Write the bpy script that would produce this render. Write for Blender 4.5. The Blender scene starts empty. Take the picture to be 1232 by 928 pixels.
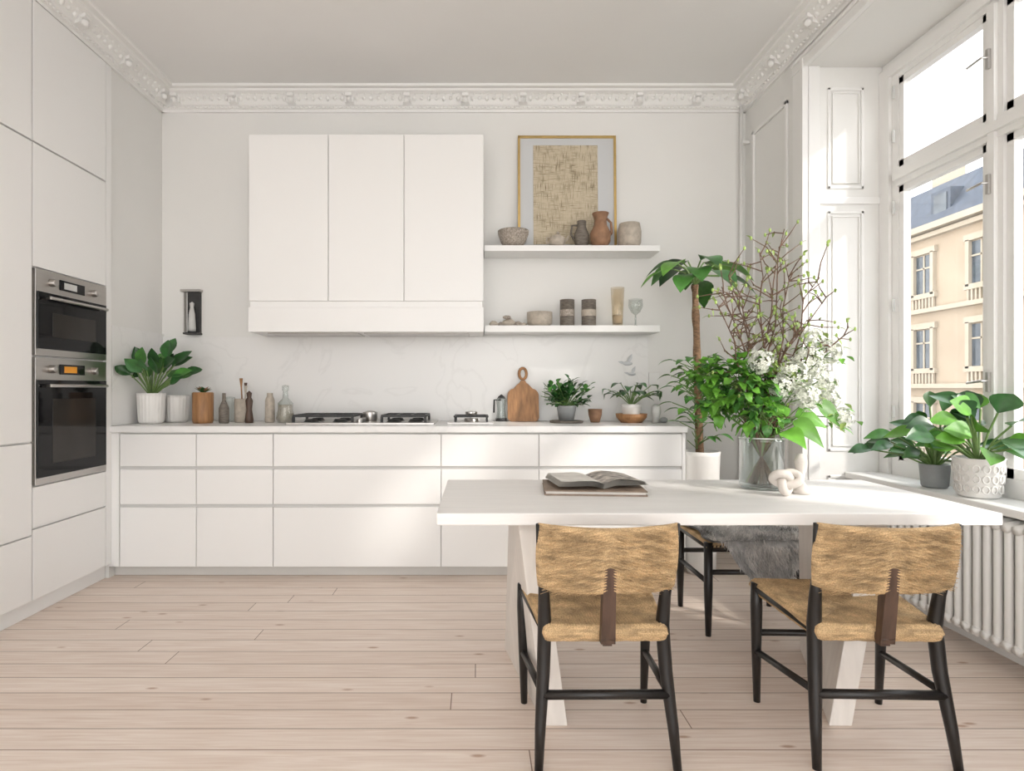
import bpy, math, random
from mathutils import Vector, Matrix, noise
V=Vector
R=random.Random(7)
sc=bpy.context.scene
try:
    sc.view_settings.view_transform='Standard'
    sc.view_settings.look='None'
    sc.view_settings.exposure=0.0
except Exception as e: print(e)

# ---------------------------------------------------------------- materials
def nodes(name):
    m=bpy.data.materials.new(name); m.use_nodes=True
    nt=m.node_tree; b=nt.nodes['Principled BSDF']
    return m,nt,b
def mk(name,col,rough=.5,var=.06,scale=6,bump=0,bscale=60,metal=0,coat=0,stretch=(1,1,1),island=0,trans=0,spec=.5):
    m,nt,b=nodes(name)
    N=nt.nodes.new; L=nt.links.new
    tc=N('ShaderNodeTexCoord'); mp=N('ShaderNodeMapping'); mp.inputs['Scale'].default_value=stretch
    L(tc.outputs['Object'],mp.inputs['Vector'])
    nz=N('ShaderNodeTexNoise'); nz.inputs['Scale'].default_value=scale; nz.inputs['Detail'].default_value=4
    L(mp.outputs[0],nz.inputs['Vector'])
    cr=N('ShaderNodeValToRGB')
    cr.color_ramp.elements[0].position=.3; cr.color_ramp.elements[1].position=.7
    cr.color_ramp.elements[0].color=tuple(max(0,c*(1-var)) for c in col)+(1,)
    cr.color_ramp.elements[1].color=tuple(min(1,c*(1+var)) for c in col)+(1,)
    L(nz.outputs['Fac'],cr.inputs[0]); out=cr.outputs[0]
    if island:
        g=N('ShaderNodeNewGeometry'); hs=N('ShaderNodeHueSaturation')
        mr=N('ShaderNodeMapRange'); mr.inputs['To Min'].default_value=1-island; mr.inputs['To Max'].default_value=1+island
        L(g.outputs['Random Per Island'],mr.inputs['Value']); L(mr.outputs[0],hs.inputs['Value'])
        L(out,hs.inputs['Color']); out=hs.outputs[0]
    L(out,b.inputs['Base Color'])
    b.inputs['Roughness'].default_value=rough; b.inputs['Metallic'].default_value=metal
    b.inputs['Specular IOR Level'].default_value=spec
    b.inputs['Coat Weight'].default_value=coat
    if trans: b.inputs['Transmission Weight'].default_value=trans
    if bump:
        n2=N('ShaderNodeTexNoise'); n2.inputs['Scale'].default_value=bscale; n2.inputs['Detail'].default_value=5
        L(mp.outputs[0],n2.inputs['Vector'])
        bp=N('ShaderNodeBump'); bp.inputs['Strength'].default_value=bump; bp.inputs['Distance'].default_value=.01
        L(n2.outputs['Fac'],bp.inputs['Height']); L(bp.outputs[0],b.inputs['Normal'])
    return m
def mk_glass(name,tint=(1,1,1),gl=.08):
    m,nt,b=nodes(name); N=nt.nodes.new; L=nt.links.new
    t=N('ShaderNodeBsdfTransparent'); t.inputs[0].default_value=tint+(1,)
    g=N('ShaderNodeBsdfGlossy'); g.inputs['Roughness'].default_value=.02
    lw=N('ShaderNodeLayerWeight'); lw.inputs['Blend'].default_value=.25
    mr=N('ShaderNodeMapRange'); mr.inputs['To Min'].default_value=gl*.4; mr.inputs['To Max'].default_value=min(1,gl*6)
    L(lw.outputs['Facing'],mr.inputs['Value'])
    mx=N('ShaderNodeMixShader'); L(mr.outputs[0],mx.inputs[0]); L(t.outputs[0],mx.inputs[1]); L(g.outputs[0],mx.inputs[2])
    L(mx.outputs[0],nt.nodes['Material Output'].inputs[0]); return m
def mk_floor():
    m,nt,b=nodes('floor_boards'); N=nt.nodes.new; L=nt.links.new
    tc=N('ShaderNodeTexCoord')
    W_,H_=4.2,.118
    sp=N('ShaderNodeSeparateXYZ'); L(tc.outputs['Object'],sp.inputs[0])
    dv=N('ShaderNodeMath'); dv.operation='DIVIDE'; L(sp.outputs['Y'],dv.inputs[0]); dv.inputs[1].default_value=H_
    fl=N('ShaderNodeMath'); fl.operation='FLOOR'; L(dv.outputs[0],fl.inputs[0])
    wn=N('ShaderNodeTexWhiteNoise'); wn.noise_dimensions='1D'; L(fl.outputs[0],wn.inputs['W'])
    ma=N('ShaderNodeMath'); ma.operation='MULTIPLY_ADD'; L(wn.outputs['Value'],ma.inputs[0]); ma.inputs[1].default_value=W_; L(sp.outputs['X'],ma.inputs[2])
    cb=N('ShaderNodeCombineXYZ'); L(ma.outputs[0],cb.inputs[0]); L(sp.outputs['Y'],cb.inputs[1])
    br=N('ShaderNodeTexBrick'); br.offset=0; br.offset_frequency=2
    br.inputs['Scale'].default_value=1; br.inputs['Brick Width'].default_value=W_; br.inputs['Row Height'].default_value=H_
    br.inputs['Mortar Size'].default_value=.0022; br.inputs['Mortar Smooth'].default_value=.25
    br.inputs['Color1'].default_value=(.90,.79,.705,1); br.inputs['Color2'].default_value=(.83,.71,.62,1)
    br.inputs['Mortar'].default_value=(.30,.20,.145,1)
    L(cb.outputs[0],br.inputs['Vector'])
    mp=N('ShaderNodeMapping'); mp.inputs['Scale'].default_value=(1.2,26,1); L(cb.outputs[0],mp.inputs[0])
    nz=N('ShaderNodeTexNoise'); nz.inputs['Scale'].default_value=3; nz.inputs['Detail'].default_value=7; nz.inputs['Distortion'].default_value=.7
    L(mp.outputs[0],nz.inputs['Vector'])
    cr=N('ShaderNodeValToRGB'); cr.color_ramp.elements[0].position=.3; cr.color_ramp.elements[1].position=.68
    cr.color_ramp.elements[0].color=(.85,.79,.75,1); cr.color_ramp.elements[1].color=(1,1,1,1)
    L(nz.outputs['Fac'],cr.inputs[0])
    mx=N('ShaderNodeMix'); mx.data_type='RGBA'; mx.blend_type='MULTIPLY'; mx.inputs[0].default_value=1
    L(br.outputs['Color'],mx.inputs[6]); L(cr.outputs[0],mx.inputs[7])
    mp2=N('ShaderNodeMapping'); mp2.inputs['Scale'].default_value=(3.2,9,1); L(cb.outputs[0],mp2.inputs[0])
    vo=N('ShaderNodeTexVoronoi'); vo.inputs['Scale'].default_value=1.0; L(mp2.outputs[0],vo.inputs['Vector'])
    cr2=N('ShaderNodeValToRGB'); cr2.color_ramp.elements[0].position=.04; cr2.color_ramp.elements[1].position=.10
    cr2.color_ramp.elements[0].color=(.55,.38,.28,1); cr2.color_ramp.elements[1].color=(1,1,1,1)
    L(vo.outputs['Distance'],cr2.inputs[0])
    mx2=N('ShaderNodeMix'); mx2.data_type='RGBA'; mx2.blend_type='MULTIPLY'; mx2.inputs[0].default_value=.8
    L(mx.outputs[2],mx2.inputs[6]); L(cr2.outputs[0],mx2.inputs[7])
    L(mx2.outputs[2],b.inputs['Base Color']); b.inputs['Roughness'].default_value=.38
    b.inputs['Specular IOR Level'].default_value=.4
    bp=N('ShaderNodeBump'); bp.inputs['Strength'].default_value=.35; bp.inputs['Distance'].default_value=.004; bp.invert=True
    L(br.outputs['Fac'],bp.inputs['Height']); L(bp.outputs[0],b.inputs['Normal'])
    return m
def mk_marble():
    m,nt,b=nodes('white_marble'); N=nt.nodes.new; L=nt.links.new
    tc=N('ShaderNodeTexCoord'); nz=N('ShaderNodeTexNoise'); nz.inputs['Scale'].default_value=1.6; nz.inputs['Detail'].default_value=8; nz.inputs['Distortion'].default_value=1.4
    L(tc.outputs['Object'],nz.inputs['Vector'])
    cr=N('ShaderNodeValToRGB'); e=cr.color_ramp.elements
    e[0].position=.48; e[0].color=(.83,.82,.805,1); e[1].position=.52; e[1].color=(.83,.82,.805,1)
    k=e.new(.5); k.color=(.79,.78,.765,1)
    L(nz.outputs['Fac'],cr.inputs[0]); L(cr.outputs[0],b.inputs['Base Color']); b.inputs['Roughness'].default_value=.3
    return m
def mk_art():
    m,nt,b=nodes('woven_artwork'); N=nt.nodes.new; L=nt.links.new
    tc=N('ShaderNodeTexCoord')
    def strip(sc_,w=0):
        mp=N('ShaderNodeMapping'); mp.inputs['Scale'].default_value=sc_; mp.inputs['Location'].default_value=(w,w,w); L(tc.outputs['Object'],mp.inputs[0])
        n=N('ShaderNodeTexNoise'); n.inputs['Scale'].default_value=1; n.inputs['Detail'].default_value=2; L(mp.outputs[0],n.inputs['Vector']); return n.outputs['Fac']
    a=strip((170,1,14)); c=strip((14,1,190)); d=strip((10,1,12),3)
    ad=N('ShaderNodeMath'); ad.operation='MINIMUM'; L(a,ad.inputs[0]); L(c,ad.inputs[1])
    ml=N('ShaderNodeMath'); ml.operation='MULTIPLY_ADD'; L(d,ml.inputs[0]); ml.inputs[1].default_value=.30; L(ad.outputs[0],ml.inputs[2])
    cr=N('ShaderNodeValToRGB'); e=cr.color_ramp.elements
    e[0].position=.40; e[0].color=(.17,.12,.07,1); e[1].position=.66; e[1].color=(.58,.50,.37,1)
    k=e.new(.52); k.color=(.43,.36,.25,1)
    L(ml.outputs[0],cr.inputs[0]); L(cr.outputs[0],b.inputs['Base Color']); b.inputs['Roughness'].default_value=.8
    return m
def mk_cord():
    m=mk('paper_cord',(.64,.45,.25),.85,.36,60,.5,300,stretch=(.25,.25,1.3))
    nt=m.node_tree; b=nt.nodes['Principled BSDF']; N=nt.nodes.new; L=nt.links.new
    src=b.inputs['Base Color'].links[0].from_socket
    tc=N('ShaderNodeTexCoord'); nz=N('ShaderNodeTexNoise'); nz.inputs['Scale'].default_value=330; nz.inputs['Detail'].default_value=2
    L(tc.outputs['Object'],nz.inputs['Vector'])
    cr=N('ShaderNodeValToRGB'); cr.color_ramp.elements[0].position=.35; cr.color_ramp.elements[1].position=.62
    cr.color_ramp.elements[0].color=(.52,.46,.38,1); cr.color_ramp.elements[1].color=(1.0,1,1,1)
    L(nz.outputs['Fac'],cr.inputs[0])
    mx=N('ShaderNodeMix'); mx.data_type='RGBA'; mx.blend_type='MULTIPLY'; mx.inputs[0].default_value=.75
    L(src,mx.inputs[6]); L(cr.outputs[0],mx.inputs[7]); L(mx.outputs[2],b.inputs['Base Color'])
    return m

M={}
M['wall']=mk('wall_paint',(.81,.80,.775),.7,.01,2,.03,200)
M['ceil']=mk('ceiling_paint',(.85,.84,.825),.8,.01,2)
M['trim']=mk('trim_paint',(.85,.84,.82),.5,.01,3)
M['cab']=mk('cabinet_lacquer',(.87,.86,.845),.35,.005,1)
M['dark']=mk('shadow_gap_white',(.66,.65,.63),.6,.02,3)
M['toe']=mk('plinth_grey',(.66,.64,.61),.5,.02,3)
M['marble']=mk_marble(); M['floor']=mk_floor()
M['steel']=mk('brushed_steel',(.50,.48,.46),.28,.08,30,metal=1,stretch=(1,.1,20))
M['blackglass']=mk('black_oven_glass',(.010,.010,.011),.06,.1,3,spec=.25)
M['ovenwin']=mk('oven_window',(.03,.027,.024),.10,.2,3,spec=.3)
M['black']=mk('black_wood',(.011,.009,.008),.38,.3,20,.05,80,stretch=(1,1,.2))
M['castiron']=mk('cast_iron',(.03,.03,.03),.5,.2,20)
M['cord']=mk_cord()
M['walnut']=mk('walnut_wood',(.075,.042,.028),.45,.35,25,.1,60,stretch=(2,2,.3))
M['tablew']=mk('whitewashed_wood',(.87,.845,.82),.42,.035,4,.06,30,stretch=(1,14,8))
M['legw']=mk('pale_wood_leg',(.80,.75,.70),.5,.05,4,.08,30,stretch=(9,9,1))
M['leafd']=mk('dark_green_leaf',(.030,.11,.027),.30,.35,20,island=.45,spec=.5)
M['leaf']=mk('green_leaf',(.06,.19,.035),.38,.3,20,island=.4)
M['leafb']=mk('bright_leaf',(.12,.32,.035),.45,.25,20,island=.35)
M['leafy']=mk('lime_leaf',(.32,.45,.12),.5,.2,20,island=.25)
M['stem']=mk('green_stem',(.16,.26,.08),.5,.2,20)
M['bark']=mk('bark_brown',(.25,.15,.085),.85,.4,40,.8,90,stretch=(1,1,2.5))
M['twig']=mk('twig_brown',(.15,.09,.06),.8,.3,40,.3,100)
M['petal']=mk('white_petal',(.78,.80,.71),.6,.06,30,island=.15)
M['potw']=mk('white_ceramic',(.82,.80,.77),.35,.03,8)
M['potg']=mk('grey_ceramic',(.28,.29,.29),.5,.12,12,.1,60)
M['potl']=mk('lightgrey_glaze',(.60,.60,.58),.4,.06,12)
M['beige']=mk('beige_stoneware',(.48,.42,.35),.7,.15,40,.15,120)
M['speck']=mk('speckled_stoneware',(.38,.33,.28),.75,.4,90,.3,120)
M['darkcer']=mk('dark_stoneware',(.17,.145,.12),.6,.35,35,.2,90,stretch=(1,1,4))
M['terra']=mk('terracotta',(.30,.165,.095),.65,.25,20,.15,60)
M['wood']=mk('oak_wood',(.36,.18,.075),.5,.28,9,.1,50,stretch=(6,6,.8))
M['gold']=mk('brass_frame',(.66,.46,.18),.3,.08,20,metal=.85)
M['mat']=mk('picture_mat',(.60,.61,.62),.7,.02,5)
M['art']=mk_art()
M['soil']=mk('soil',(.05,.035,.025),.95,.4,60,.5,80)
M['fur']=mk('sheepskin_grey',(.52,.51,.50),.95,.30,18,island=.3)
M['furw']=mk('sheepskin_white',(.74,.71,.68),.95,.2,18,island=.2)
M['furb']=mk('sheepskin_dark',(.20,.19,.18),.95,.2,18,island=.25)
M['paper']=mk('book_pages',(.74,.71,.66),.7,.10,14)
M['cover']=mk('book_cover',(.26,.19,.14),.55,.25,20)
M['photo']=mk('printed_page',(.42,.38,.34),.5,.75,26)
M['radi']=mk('radiator_enamel',(.83,.815,.79),.35,.01,5)
M['glass']=mk_glass('window_glass',(1,1,1),.03)
M['vglass']=mk_glass('clear_glass',(.90,.93,.92),.16)
M['amber']=mk_glass('amber_glass',(.93,.86,.74),.12)
M['facade']=mk('cream_plaster',(.34,.27,.195),.85,.06,.8)
M['facadet']=mk('facade_stone_trim',(.38,.325,.25),.85,.05,1)
M['slate']=mk('slate_roof',(.045,.06,.085),.6,.3,3,.3,12)
M['fwin']=mk('street_window_glass',(.06,.075,.09),.15,.3,2)
M['street']=mk('street_asphalt',(.16,.16,.16),.9,.1,2)
M['orange']=mk('oven_display_orange',(.85,.35,.03),.4,.05,5)
M['sculpt']=mk('plaster_sculpture',(.64,.59,.54),.8,.08,20,.2,90)

# ---------------------------------------------------------------- mesh builder
class MB:
    def __init__(s): s.v=[];s.f=[];s.m=[];s.s=[];s.mats=[]
    def mi(s,k):
        if k not in s.mats: s.mats.append(k)
        return s.mats.index(k)
    def add(s,vs,fs,k,smooth=False):
        o=len(s.v); s.v+= [tuple(v) for v in vs]; i=s.mi(k)
        for f in fs: s.f.append(tuple(a+o for a in f)); s.m.append(i); s.s.append(smooth)
    def hexa(s,c,k):
        s.add(c,[(0,3,2,1),(4,5,6,7),(0,1,5,4),(1,2,6,5),(2,3,7,6),(3,0,4,7)],k)
    def box(s,x0,x1,y0,y1,z0,z1,k):
        s.hexa([(x0,y0,z0),(x1,y0,z0),(x1,y1,z0),(x0,y1,z0),(x0,y0,z1),(x1,y0,z1),(x1,y1,z1),(x0,y1,z1)],k)
    def lathe(s,prof,c,k,seg=28,rib=0,ribn=0,sx=1,sy=1):
        vs=[];fs=[];n=len(prof)
        for r,z in prof:
            for j in range(seg):
                a=2*math.pi*j/seg; rr=r*(1+rib*abs(math.cos(a*ribn/2))) if rib else r
                vs.append((c[0]+rr*sx*math.cos(a),c[1]+rr*sy*math.sin(a),c[2]+z))
        for i in range(n-1):
            for j in range(seg):
                j2=(j+1)%seg; fs.append((i*seg+j,i*seg+j2,(i+1)*seg+j2,(i+1)*seg+j))
        s.add(vs,fs,k,True)
    def tube(s,pts,rad,k,seg=8,cap=True,closed=False):
        pts=[V(p) for p in pts]; n=len(pts)
        if not isinstance(rad,(list,tuple)): rad=[rad]*n
        vs=[];fs=[];prev=None
        for i in range(n):
            if closed: t=pts[(i+1)%n]-pts[i-1]
            else: t=pts[min(i+1,n-1)]-pts[max(i-1,0)]
            t.normalize()
            if prev is None:
                a=V((0,0,1)) if abs(t.z)<.9 else V((1,0,0)); u=t.cross(a).normalized()
            else: u=(prev-t*prev.dot(t)).normalized()
            prev=u; w=t.cross(u)
            for j in range(seg):
                an=2*math.pi*j/seg; vs.append(pts[i]+(u*math.cos(an)+w*math.sin(an))*rad[i])
        rng=n if closed else n-1
        for i in range(rng):
            i2=(i+1)%n
            for j in range(seg):
                j2=(j+1)%seg; fs.append((i*seg+j,i*seg+j2,i2*seg+j2,i2*seg+j))
        if cap and not closed:
            fs.append(tuple(range(seg-1,-1,-1))); fs.append(tuple((n-1)*seg+j for j in range(seg)))
        s.add(vs,fs,k,True)
    def leaf(s,base,d,L,W,k,droop=.3,fold=.25,n=6,sh=.8,clip=None,wave=0,up=None):
        base=V(base); d=V(d).normalized(); up=V(up) if up else V((0,0,1))
        side=d.cross(up)
        if side.length<.05: side=d.cross(V((R.uniform(-1,1),R.uniform(-1,1),0)))
        side.normalize(); nr=side.cross(d).normalized()
        vs=[];fs=[]; ph=R.uniform(0,6)
        for i in range(n+1):
            t=i/n; c=base+d*L*t-V((0,0,1))*droop*L*t*t
            w=W*.5*max(.02,math.sin(math.pi*min(1,max(0,t))**sh)) if i not in(0,n) else .0015
            wv=nr*wave*W*math.sin(t*9+ph)
            for q in (-1,-.5,0,.5,1):
                p=c+side*w*q+nr*(fold*w*abs(q)*1.0)+(wv*abs(q))
                if clip: p=V((min(max(p.x,clip[0]),clip[1]),min(max(p.y,clip[2]),clip[3]),max(p.z,clip[4])))
                vs.append(p)
        for i in range(n):
            for q in range(4): fs.append((i*5+q,i*5+q+1,(i+1)*5+q+1,(i+1)*5+q))
        s.add(vs,fs,k,True)
    def ball(s,c,r,k,seg=10,rings=7,amp=0,fr=6):
        rx,ry,rz=r if isinstance(r,(tuple,list)) else (r,r,r)
        vs=[];fs=[]
        for i in range(rings+1):
            th=math.pi*i/rings
            for j in range(seg):
                a=2*math.pi*j/seg; d=V((math.sin(th)*math.cos(a),math.sin(th)*math.sin(a),math.cos(th)))
                q=1+(amp*noise.noise(d*fr*.3+V(c)*9) if amp else 0)
                vs.append((c[0]+d.x*rx*q,c[1]+d.y*ry*q,c[2]+d.z*rz*q))
        for i in range(rings):
            for j in range(seg):
                j2=(j+1)%seg; fs.append((i*seg+j,(i+1)*seg+j,(i+1)*seg+j2,i*seg+j2))
        s.add(vs,fs,k,True)
    def grid(s,fn,nu,nv,k,smooth=True):
        vs=[fn(i/nu,j/nv) for j in range(nv+1) for i in range(nu+1)]
        fs=[(j*(nu+1)+i,j*(nu+1)+i+1,(j+1)*(nu+1)+i+1,(j+1)*(nu+1)+i) for j in range(nv) for i in range(nu)]
        s.add(vs,fs,k,smooth)
    def prism(s,pts,y0,y1,k,fn=None):
        n=len(pts); vs=[(p[0],y0,p[1]) for p in pts]+[(p[0],y1,p[1]) for p in pts]
        if fn: vs=[fn(v) for v in vs]
        fs=[tuple(range(n)),tuple(range(2*n-1,n-1,-1))]+[(i,i+n,(i+1)%n+n,(i+1)%n) for i in range(n)]
        s.add(vs,fs,k)
    def mesh(s,name):
        me=bpy.data.meshes.new(name); me.from_pydata(s.v,[],s.f)
        for k in s.mats: me.materials.append(M[k])
        for p,i,sm in zip(me.polygons,s.m,s.s): p.material_index=i; p.use_smooth=sm
        me.update(); return me
    def build(s,name,bevel=0,loc=(0,0,0),parent=None):
        o=bpy.data.objects.new(name,s.mesh(name)); sc.collection.objects.link(o); o.location=loc
        if bevel:
            b=o.modifiers.new('bevel','BEVEL'); b.width=bevel; b.segments=2; b.limit_method='ANGLE'; b.angle_limit=.7
        if parent: o.parent=parent
        return o
def one(name,boxes,k,bevel=0):
    m=MB()
    for b in boxes: m.box(*b,k)
    return m.build(name,bevel)

XL,XR,YB,ZC=-2.27,1.92,4.21,3.28
XO=2.415
# ---------------------------------------------------------------- shell
one('floor',[(-3.0,XO,-3,4.4,-.1,0)],'floor')
one('ceiling',[(-3.0,XO,-3,4.4,ZC,ZC+.12)],'ceil')
one('wall_back',[(-3.0,XO,YB,4.4,0,ZC)],'wall')
for q in((-3.0,XL,3.605,YB,0,ZC),(-3.0,XL,.995,3.605,3.15,ZC),(-3.0,XL,-3,.995,0,ZC)): one('wall_left',[q],'wall')
for q in((XR,XO,3.42,YB,0,ZC),(XR,XO,1.2,3.42,3.04,ZC),(XR,XO,-3,1.2,0,ZC),(2.30,XO,1.2,3.42,0,.64)): one('wall_right',[q],'wall')
t=MB()
def frame_y(x0,x1,z0,z1,y,w=.02,d=.012):
    t.box(x0,x1,y-d,y,z0,z0+w,'trim'); t.box(x0,x1,y-d,y,z1-w,z1,'trim'); t.box(x0,x0+w,y-d,y,z0,z1,'trim'); t.box(x1-w,x1,y-d,y,z0,z1,'trim')
def frame_x(y0,y1,z0,z1,x,w=.025,d=.015):
    t.box(x-d,x,y0,y1,z0,z0+w,'trim'); t.box(x-d,x,y0,y1,z1-w,z1,'trim'); t.box(x-d,x,y0,y0+w,z0,z1,'trim'); t.box(x-d,x,y1-w,y1,z0,z1,'trim')
for z0,z1 in((2.33,2.92),(.80,2.20),(.16,.66)):
    frame_y(2.04,2.25,z0,z1,3.42,.016,.007); frame_y(2.065,2.225,z0+.03,z1-.03,3.42,.006,.010)
t.box(1.985,2.36,3.408,3.42,2.24,2.28,'trim')
frame_x(3.62,4.08,.30,2.95,XR)
t.box(1.895,XR,3.42,3.53,0,3.10,'trim'); t.box(1.885,XR,3.405,3.44,0,3.10,'trim')
t.box(XR,1.985,3.40,3.42,0,3.04,'trim')
t.box(1.89,XR,1.1,3.53,3.04,3.09,'trim'); t.box(1.88,XR,1.1,3.53,3.09,3.11,'trim')
t.box(1.895,XR,1.1,1.2,0,3.04,'trim')
t.build('trim_1',.003)
one('baseboard_right',[(1.905,XR,3.53,4.21,0,.14),(2.285,2.30,1.2,3.42,0,.12)],'trim',.003)
one('baseboard_back',[(1.30,1.905,4.19,YB,0,.14)],'trim',.003)
p=MB(); p.tube([(1.865,4.15,0),(1.865,4.15,3.16)],.012,'trim',10)
for z in(.4,1.7,2.9): p.box(1.86,XR,4.14,4.16,z,z+.02,'trim')
p.build('heating_pipe')

prof=[(0,3.145),(.018,3.145),(.022,3.16),(.034,3.165),(.034,3.178),(.045,3.185),(.06,3.215),(.085,3.24),(.115,3.252),(.12,3.262),(.15,3.266),(.155,ZC),(0,ZC)]
def crown(name,mapf,L):
    c=MB(); n=len(prof)
    vs=[mapf(0,a,b) for a,b in prof]+[mapf(L,a,b) for a,b in prof]
    c.add(vs,[(i,i+1,i+1+n,i+n) for i in range(n-1)],'trim')
    k=int(L/.41)
    for i in range(k+1):
        s0=.1+i*.41
        if s0+.07>L: break
        for (w0,w1,a,z0,z1) in((0,.06,.075,3.17,3.262),(.008,.052,.10,3.205,3.262)):
            q=[mapf(s0+w0,.0,z0),mapf(s0+w1,.0,z0),mapf(s0+w1,a,z0+.02),mapf(s0+w0,a,z0+.02),
               mapf(s0+w0,.0,z1),mapf(s0+w1,.0,z1),mapf(s0+w1,a,z1),mapf(s0+w0,a,z1)]
            c.hexa(q,'trim')
        c.ball(mapf(s0+.03,.085,3.20),.02,'trim',8,6)
        for j in range(1,8):
            u=s0+.03+j*.41/8
            if u>L: break
            hgt=.022 if j%2 else .014
            c.ball(mapf(u,.062,3.222),(.014,.016,hgt),'trim',7,5)
            c.ball(mapf(u+.012,.085,3.243),(.01,.01,.01),'trim',6,4)
    m=int(L/.03)
    for i in range(m):
        c.ball(mapf(.015+i*.03,.036,3.171),.0085,'trim',6,4)
    return c.build(name)
crown('trim_2',lambda s_,a,z:(XL+s_,YB-a,z),XR-XL)
crown('trim_3',lambda s_,a,z:(XL+a,YB-s_,z),6.5)
crown('trim_4',lambda s_,a,z:(XR-a,YB-s_,z),6.5)

# ---------------------------------------------------------------- window
w=MB()
XW=2.36
w.box(XW,XO,3.29,3.42,.64,3.04,'trim'); w.box(XW,XO,1.2,1.30,.64,3.04,'trim')
w.box(XW,XO,1.3,3.29,2.91,3.04,'trim'); w.box(XW,XO,1.3,3.29,.64,.765,'trim')
w.box(XW-.02,XW,3.34,3.42,.68,3.0,'trim')
w.box(XW-.02,XW,1.2,3.34,2.94,3.0,'trim')
w.box(XW-.015,XO,1.3,3.29,2.30,2.40,'trim'); w.box(XW-.035,XW,1.3,3.29,2.33,2.37,'trim')
mull=[2.665,1.965]
for ym in mull:
    w.box(XW-.01,XO,ym-.045,ym+.045,.765,2.91,'trim'); w.box(XW-.03,XW,ym-.018,ym+.018,.765,2.91,'trim')
edges=[3.29,2.71,2.62,2.01,1.92,1.30]
for a in range(0,6,2):
    y1,y0=edges[a],edges[a+1]
    for z0,z1 in((.765,2.30),(2.40,2.91)):
        s_=.035
        X0,X1=XW+.005,XW+.045
        w.box(X0,X1,y1-s_,y1,z0,z1,'trim'); w.box(X0,X1,y0,y0+s_,z0,z1,'trim')
        w.box(X0,X1,y0,y1,z0,z0+s_+.01,'trim'); w.box(X0,X1,y0,y1,z1-s_,z1,'trim')
        w.box(XW+.022,XW+.026,y0+s_,y1-s_,z0+s_,z1-s_,'glass')
for z in(1.0,1.6,2.15,2.55,2.8):
    w.tube([(XW-.02,3.30,z),(XW-.02,3.30,z+.07)],.008,'potl',8)
for z in(2.05,2.62,1.15):
    w.box(XW-.045,XW-.03,2.66,2.675,z,z+.09,'steel'); w.tube([(XW-.035,2.665,z+.05),(XW-.07,2.665,z+.05),(XW-.075,2.74,z+.04)],.006,'steel',8)
w.build('window_1',.003)
one('window_sill',[(2.14,2.36,1.2,3.42,.645,.68)],'trim',.006)

r=MB()
for i in range(36):
    y=3.12-i*.05
    for x in(2.15,2.235):
        r.tube([(x,y,.10),(x,y,.12),(x,y,.60),(x,y,.62)],[.010,.017,.017,.010],'radi',8)
    r.tube([(2.13,y,.125),(2.25,y,.125)],.019,'radi',8); r.tube([(2.13,y,.60),(2.19,y,.612),(2.25,y,.60)],.021,'radi',8)
r.tube([(2.19,3.14,.125),(2.19,1.35,.125)],.016,'radi',8); r.tube([(2.19,3.14,.60),(2.19,1.35,.60)],.016,'radi',8)
for y in(3.0,2.2,1.5):
    r.box(2.17,2.21,y-.012,y+.012,0,.12,'radi')
r.tube([(2.19,3.14,.6),(2.19,3.2,.6),(2.19,3.22,.55),(2.19,3.22,.0)],.01,'radi',8)
r.build('radiator')

# ---------------------------------------------------------------- tall cabinets
c=MB()
XF=-2.25
c.box(-2.87,XL,1.0,3.60,.09,3.145,'cab'); c.box(-2.85,-2.29,1.0,3.60,0,.09,'cab')
def pan(y0,y1,z0,z1): c.box(XL,XF,y0+.002,y1-.002,z0+.002,z1-.002,'cab')
pan(3.545,3.60,.09,3.14)
pan(2.962,3.545,2.42,3.14); pan(2.962,3.545,1.785,2.415); pan(2.962,3.545,.455,.665); pan(2.962,3.545,.09,.45)
for y0,y1 in((2.36,2.958),(1.76,2.356),(1.16,1.756)):
    pan(y0,y1,2.42,3.14); pan(y0,y1,.895,2.415); pan(y0,y1,.425,.89); pan(y0,y1,.09,.42)
c.box(XL,XF,1.0,1.156,.09,3.14,'cab')
c.build('tall_cabinet',.002)
def oven(name,z0,z1,disp):
    o=MB(); y0,y1=2.97,3.537; X0=XL+.002; ch=.115
    o.box(X0,-2.243,y0,y1,z0,z1,'steel')
    o.box(-2.243,-2.236,y0+.01,y1-.01,z0+.035,z1-ch,'blackglass')
    o.box(-2.236,-2.234,y0+.11,y1-.11,z0+.10,z1-ch-.10,'ovenwin')
    o.box(-2.243,-2.238,y0+.17,y1-.20,z1-.085,z1-.03,'blackglass')
    o.box(-2.238,-2.236,y0+.20,y0+.30,z1-.075,z1-.04,disp)
    for yy in(y0+.11,y1-.12):
        o.tube([(-2.243,yy,z1-.058),(-2.215,yy,z1-.058)],[.022,.019],'steel',16)
    o.tube([(-2.205,y0+.05,z1-ch-.03),(-2.205,y1-.05,z1-ch-.03)],.009,'steel',10)
    for yy in(y0+.07,y1-.07): o.tube([(-2.24,yy,z1-ch-.03),(-2.205,yy,z1-ch-.03)],.007,'steel',8)
    return o.build(name,.002)
oven('microwave_oven',1.335,1.778,'potl'); oven('built_in_oven',.672,1.325,'orange')

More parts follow.
